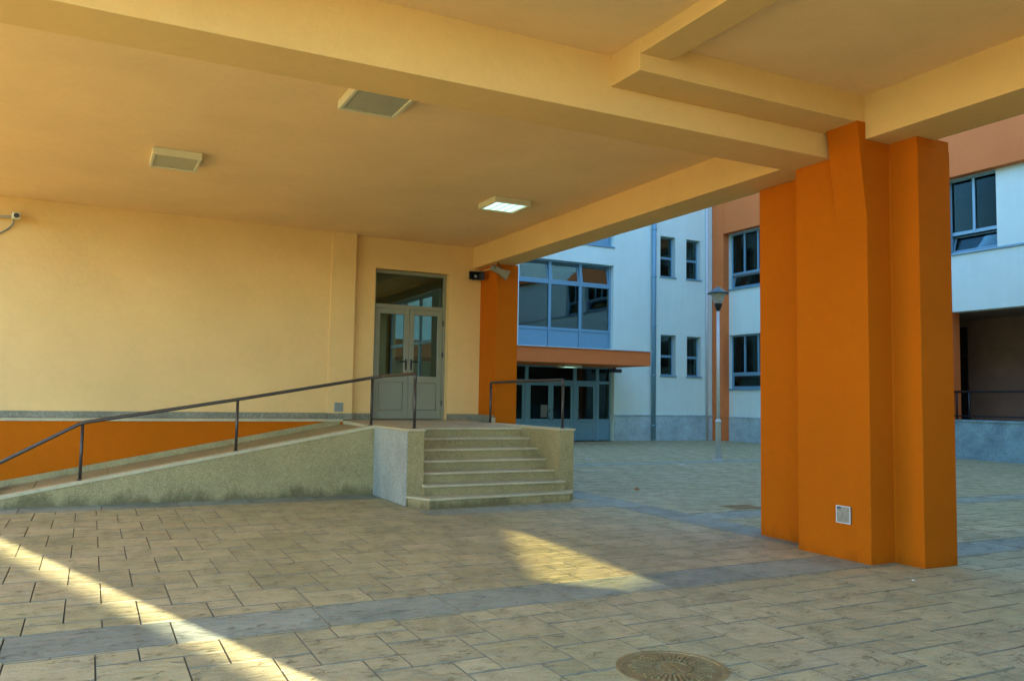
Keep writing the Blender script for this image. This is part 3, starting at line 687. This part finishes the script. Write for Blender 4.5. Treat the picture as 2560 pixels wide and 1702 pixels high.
wp(box('window_sill', BX0-0.03, BX1+0.04, YF-0.04, YF+0.17, 7.225, 7.278, 'frame', None, 0.006))
# canopy over the entrance
YC = 23.3
cn = wp(box('canopy', 8.0, 17.24, YC, YF-0.002, 2.70, 3.19, 'terracotta', None, 0.006), 'orange slab canopy over the glazed entrance')
bm = bmesh.new(); add_box(bm, 7.97, 17.30, YC-0.05, YF-0.003, 3.192, 3.225, 0.004)
fl = link('flashing', bm, 'galv', cn)
# drainpipes
dp = wp(tube('drainpipe', [(19.16, YF-0.12, 0.05), (19.16, YF-0.12, 11.5)], 0.085, 'frame', None, 14), 'thick blue-grey drainpipe on the white wall')
for z in (0.55, 2.45, 4.35, 6.25, 8.1):
    c = lathe('clamp', [(0.086, 0), (0.102, 0.004), (0.102, 0.05), (0.086, 0.054)], (19.16, YF-0.12, z), 'frame', dp, 14)
wp(tube('drainpipe', [(21.80, YF-0.07, 0.02), (21.80, YF-0.07, 11.5)], 0.05, 'galv', None, 12), 'slim bright corner drainpipe')
# glazed entrance
E_ = thing('entrance', 'blue-grey glazed entrance with several doors under the orange canopy', 'entrance', (14.6, 26.0, 0))
YE = 26.0
posts = [(11.2, 11.3), (12.0, 12.13), (13.78, 13.91), (15.79, 15.92), (16.77, 16.90), (17.36, 17.42)]
bx = [(a, b, YE, YE+0.1, 0.0, EZ) for a, b in posts] + [(posts[i][1], posts[i+1][0], YE, YE+0.1, 2.10, 2.20) for i in range(5)] + [(posts[i][1], posts[i+1][0], YE, YE+0.1, 2.66, EZ) for i in range(5)]
adopt(boxes('frame', bx, 'frame', None, 0.004), E_)
for i in range(5):
    adopt(box('transom_pane', posts[i][1], posts[i+1][0], YE+0.05, YE+0.056, 2.2, 2.66, 'glass'), E_)
leaf(12.135, 12.95, 1, E_, YE+0.03, 0.02, 2.095, 0.74, 'frame', 'glass', 1, 'black', True)
leaf(12.96, 13.775, -1, E_, YE+0.03, 0.02, 2.095, 0.74, 'frame', 'glass', 1, 'black', True)
leaf(13.915, 14.845, 1, E_, YE+0.03, 0.02, 2.095, 0.74, 'frame', 'glass', 1, 'black', True)
leaf(14.855, 15.785, -1, E_, YE+0.03, 0.02, 2.095, 0.74, 'frame', 'glass', 1, 'black', True)
leaf(15.925, 16.765, -1, E_, YE+0.03, 0.02, 2.095, 0.74, 'frame', 'glass', 1, 'black', True)
for (a, b) in ((11.3, 12.0), (16.90, 17.36)):
    adopt(box('side_pane', a, b, YE+0.05, YE+0.056, 0.80, 2.10, 'glass'), E_)
    adopt(box('side_panel', a, b, YE+0.02, YE+0.07, 0.02, 0.70, 'frame', None, 0.004), E_)
    adopt(box('side_rail', a, b, YE, YE+0.1, 0.70, 0.80, 'frame', None, 0.004), E_)
adopt(box('notice_paper', 14.44, 14.72, YE+0.03, YE+0.034, 0.86, 1.30, 'grey_paper'), E_)
G_S = 'lights at the courtyard entrance'
ceiling_light(14.75, 24.6, 2.699, 0.66, 0.62, 'glowing light under the orange entrance canopy', 'tube_dim', G_S)
ceiling_light(14.1, 27.6, 2.95, 0.62, 0.62, 'faint glowing light inside the glazed entrance hall', 'tube_dim', G_S)
t = thing('floodlight', 'dark box floodlight under the canopy at the right end of the entrance', 'floodlight', (17.3, 25.7, 2.6))
adopt(box('housing', 17.0, 17.52, 25.42, 25.6, 2.53, 2.66, 'black', None, 0.012), t)
adopt(box('bracket', 17.22, 17.28, 25.45, 25.55, 2.659, 2.70, 'black'), t)

# ------------------------------------------------------------------ orange and white courtyard wing on the right
XR = 22.4
O_ = thing('orange_wing', 'orange and white school wing on the right side of the courtyard', 'building', (XR, 15, 0))
op = lambda o, label=None: (adopt(o, O_), o.__setitem__('label', label) if label else None)[0]
UW = [(14.22, 15.72), (16.2, 18.9), (19.3, 21.9), (22.2, 25.12)]
LW = [(18.6, 21.4), (22.2, 25.12)]
PO = (-2.0, 15.78, 1.10, 4.24)
op(wall('wall', 'x', XR, 0.4, -3.0, 25.79, 0.0, 8.16, [(a, b, 5.95, 8.157) for a, b in UW] + [(a, b, 2.03, 4.13) for a, b in LW] + [PO], 'white'))
op(box('shade_attic', 22.12, 22.85, -3.0, 25.78, 11.2, 17.0, 'white'))  # unseen extra height added for shade, white for paler reflections
op(box('upper_band', 22.12, 22.85, -3.0, 25.13, 8.16, 11.2, 'terracotta'), 'salmon orange upper wall')
op(box('corner_pier', 22.10, 22.402, 25.13, 25.775, -0.02, 11.19, 'terracotta', None, 0.008), 'orange corner pier')
op(box('pier', 22.2, 22.82, 15.69, 16.35, -0.02, 4.237, 'terracotta'))
op(box('plinth', XR-0.03, XR+0.01, 16.36, 25.12, -0.02, 0.90, 'grey_plinth'))
op(box('plinth_moulding', XR-0.055, XR+0.01, 16.36, 25.12, 0.90, 0.955, 'grey_plinth', None, 0.008))
op(box('parapet', XR-0.04, XR+0.25, -2.0, 15.688, -0.02, 1.06, 'parapet'), 'grey stone parapet of the recessed porch')
op(box('parapet_cap', XR-0.07, XR+0.28, -2.0, 15.688, 1.06, 1.115, 'parapet', None, 0.006))
op(box('roof', 22.0, 31, -3.5, 36, 17.0, 17.4, 'rooft'))
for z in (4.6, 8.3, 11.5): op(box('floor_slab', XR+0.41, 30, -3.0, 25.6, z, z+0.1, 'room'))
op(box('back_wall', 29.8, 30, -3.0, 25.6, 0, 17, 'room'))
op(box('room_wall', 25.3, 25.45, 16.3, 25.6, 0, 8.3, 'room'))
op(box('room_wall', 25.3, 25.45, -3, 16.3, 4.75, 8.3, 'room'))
op(box('porch_floor', XR+0.26, 26.0, -3.0, 17.6, 0.9, 1.0, 'porch'))
op(box('porch_ceiling', XR+0.41, 26.0, -3.0, 17.6, 4.26, 4.4, 'porch'))
op(wall('porch_back_wall', 'x', 25.0, 0.2, -3.0, 17.6, 0.9, 4.35, [(16.92, 17.42, 1.05, 4.05)], 'porch'))
op(box('porch_end_wall', XR+0.41, 25.3, 17.45, 17.6, 0.9, 4.3, 'porch'))
pdoor = op(boxes('porch_door', [(25.02, 25.08, 16.93, 16.98, 1.05, 4.04), (25.02, 25.08, 17.36, 17.41, 1.05, 4.04), (25.02, 25.08, 16.98, 17.36, 3.10, 3.17), (25.02, 25.08, 16.98, 17.36, 1.05, 2.0), (25.02, 25.08, 16.98, 17.36, 3.98, 4.04)], 'black'))
c = box('pane', 25.04, 25.046, 16.975, 17.365, 2.0, 3.98, 'door_glass', pdoor)
op(boxes('far_opening_wall', [(29.7, 29.79, 17.6, 30, 0, 1.5)], 'porch'))
def x_window(y0, y1, z0, z1, zt_, nb, tilt):
    X = XR+0.14; e = 0.06
    bx = [(X, X+0.07, y0, y0+e, z0, z1), (X, X+0.07, y1-e, y1, z0, z1)]
    st = (y1-y0)/nb; bays = []
    for k in range(nb):
        a = y0+k*st + (e if k == 0 else 0.04); b = y0+(k+1)*st - (e if k == nb-1 else 0.04); bays.append((a, b))
        if k: bx.append((X-0.01, X+0.07, y0+k*st-0.04, y0+k*st+0.04, zt_, z1))
    bx += [(X, X+0.07, y0+e, y1-e, z0, z0+e), (X, X+0.07, y0+e, y1-e, zt_-0.05, zt_+0.05)]
    for a, b in bays: bx.append((X, X+0.07, a, b, z1-e, z1))
    fr = op(boxes('window', bx, 'frame', None, 0.004)); inv_ = Matrix.Translation(-Vector(O_.location))
    ch = [box('pane', X+0.03, X+0.036, a, b, zt_+0.045, z1-e+0.005, 'wing_glass') for a, b in bays]
    bm = bmesh.new(); H_ = zt_-0.055-(z0+e+0.005); Tm = Matrix.Translation((X+0.02, 0, z0+e+0.005)) @ Matrix.Rotation(rad(tilt), 4, 'Y')
    L0, L1 = y0+e+0.01, y1-e-0.01
    for bb in ((-0.02, 0.02, L0, L0+0.04, 0, H_), (-0.02, 0.02, L1-0.04, L1, 0, H_), (-0.02, 0.02, L0+0.04, L1-0.04, 0, 0.035), (-0.02, 0.02, L0+0.04, L1-0.04, H_-0.035, H_)):
        b2 = bmesh.new(); add_box(b2, *bb, 0.003); merge(bm, b2, Tm)
    ch.append(link('tilted_sash', bm, 'frame'))
    bm = bmesh.new(); b2 = bmesh.new(); add_box(b2, 0, 0.006, L0+0.035, L1-0.035, 0.03, H_-0.03); merge(bm, b2, Tm); ch.append(link('sash_pane', bm, 'wing_glass'))
    ch.append(box('sill', XR-0.06, X, y0-0.06, min(y1+0.06, 25.12), z0-0.05, z0+0.004, 'frame', None, 0.006))
    for c in ch: c.parent = fr
for a, b in UW: x_window(a, b, 5.95, 8.157, 6.55, 2 if b-a < 2 else 4, 16)
for a, b in LW: x_window(a, b, 2.03, 4.13, 2.62, 4, 0)
op(box('string_course', XR-0.055, XR+0.01, -2.9, 14.15, 5.895, 5.953, 'frame', None, 0.006))
PR = thing('porch_railing', 'black steel railing on the grey parapet of the dark porch at the right', 'railing', (22.5, 14, 1.11))
adopt(tube('rail', [(22.5, 15.685, 1.92), (22.5, 2.0, 1.92)], 0.03, 'black', None, 8), PR)
for y in (15.6, 15.22, 12.4, 9.6, 6.8, 4.0, 2.0): adopt(tube('post', [(22.5, y, 1.114), (22.5, y, 1.91)], 0.026, 'black', None, 8), PR)
adopt(tube('lower_rail', [(22.5, 15.685, 1.22), (22.5, 2.0, 1.22)], 0.02, 'black', None, 8), PR)

# added unseen wing and far tower that shade the place
SWG = thing('shade_wing', 'unseen yellow wing added behind the viewer to shade the courtyard', 'building', (16, -4, 0))
adopt(box('wall', 9.5, 31, -5.4, -3.07, -0.02, 19.0, 'yellow'), SWG)
adopt(box('roof', 9.3, 31.2, -5.6, -2.9, 19.0, 19.3, 'rooft'), SWG)
TW = thing('blocker', 'added orange sun-shading tower far behind the viewer', 'blocker', (8.2, -20, 0))
adopt(box('wall', 7.15, 9.41, -21.6, -20.0, -0.03, 15.0, 'orange'), TW)  # added block, cuts the soft edge of the sun band
adopt(prism('roof', [(7.0, 15.0), (9.48, 15.0), (8.24, 16.2)], 'y', -21.75, -19.85, 'rooft'), TW)

# ------------------------------------------------------------------ lamp post
LX, LY = 14.59, 16.78
LP = thing('lamp_post', 'slim galvanised lamp post with a conical shade in the courtyard', 'street lamp', (LX, LY, 0))
adopt(lathe('base_plate', [(0.14, 0), (0.14, 0.016), (0.10, 0.02)], (LX, LY, 0.002), 'galv', None, 20), LP)
adopt(lathe('lower_pole', [(0.075, 0.015), (0.072, 0.98), (0.08, 0.985), (0.08, 1.02), (0.048, 1.06)], (LX, LY, 0), 'galv', None, 20), LP)
adopt(lathe('upper_pole', [(0.048, 1.05), (0.038, 3.90)], (LX, LY, 0), 'galv', None, 18), LP)
adopt(lathe('lamp_socket', [(0.038, 3.88), (0.06, 3.92), (0.10, 4.03), (0.107, 4.07), (0.095, 4.08)], (LX, LY, 0), 'black', None, 20), LP)
adopt(lathe('lamp_shade', [(0.095, 4.075), (0.115, 4.12), (0.14, 4.20), (0.175, 4.29), (0.22, 4.345)], (LX, LY, 0), 'lampwhite', None, 28), LP)
adopt(lathe('lamp_cap', [(0.275, 4.335), (0.28, 4.35), (0.23, 4.39), (0.14, 4.45), (0.07, 4.49), (0.04, 4.51), (0.028, 4.53), (0.001, 4.54)], (LX, LY, 0), 'lampcap', None, 28), LP)

# ------------------------------------------------------------------ tree glimpsed through the porch door
TR = thing('tree', 'leafy tree glimpsed through the glass of the porch door at the far right', 'tree', (36.5, 25.2, 0))
adopt(tube('trunk', [(36.5, 25.2, -0.02), (36.45, 25.25, 1.2), (36.6, 25.15, 2.6), (36.5, 25.2, 4.2)], [0.16, 0.13, 0.09, 0.03], 'bark', None, 10), TR)
bm = bmesh.new()
for k in range(1600):
    d = Vector((random.gauss(0, 1), random.gauss(0, 1), random.gauss(0, 0.8))); d = d.normalized()*random.uniform(0.3, 1.6)*random.choice((1, 0.8))
    c = Vector((36.5, 25.2, 3.4)) + d
    q = Matrix.Translation(c) @ Matrix.Rotation(random.uniform(0, 6.28), 4, Vector((random.random()-.5, random.random()-.5, random.random()-.5)))
    s_ = random.uniform(0.06, 0.13)
    bm.faces.new([bm.verts.new(q @ Vector(p)) for p in ((-s_, 0, 0), (0, -s_*0.5, 0.01), (s_, 0, 0), (0, s_*0.5, 0.01))])
adopt(link('crown', bm, 'leaf'), TR)

# ------------------------------------------------------------------ litter
def scrap(name, x, y, mat, label, cat, sx, sy, h):
    bm = bmesh.new(); n = 9; c = bm.verts.new((x, y, h)); ring = []
    for k in range(n):
        a = 2*math.pi*k/n; r = random.uniform(0.7, 1.15)
        ring.append(bm.verts.new((x+sx*r*math.cos(a), y+sy*r*math.sin(a), 0.004+random.uniform(0, h*0.7))))
    for k in range(n): bm.faces.new((c, ring[k], ring[(k+1) % n]))
    low = [bm.verts.new((v.co.x, v.co.y, v.co.z-0.003)) for v in ring]
    for k in range(n): bm.faces.new((ring[k], low[k], low[(k+1) % n], ring[(k+1) % n]))
    bm.faces.new(low)
    return tag(link(name, bm, mat), label, cat)
scrap('dry_leaf', 8.30, 11.57, 'dry', 'curled orange brown leaf on the courtyard paving right of the steps', 'leaf', 0.045, 0.06, 0.05)
scrap('paper_scrap', 11.4, 18.05, 'paper', 'tiny white paper scrap on the paving near the stair wall', 'litter', 0.07, 0.05, 0.03)
scrap('paper_scrap', 12.65, 15.82, 'paper', 'flat white paper scrap on the paving left of the lamp post', 'litter', 0.14, 0.05, 0.012)
scrap('paper_scrap', 6.38, 4.86, 'paper', 'tiny white paper bit on the paving in front of the big pillar', 'litter', 0.016, 0.012, 0.01)
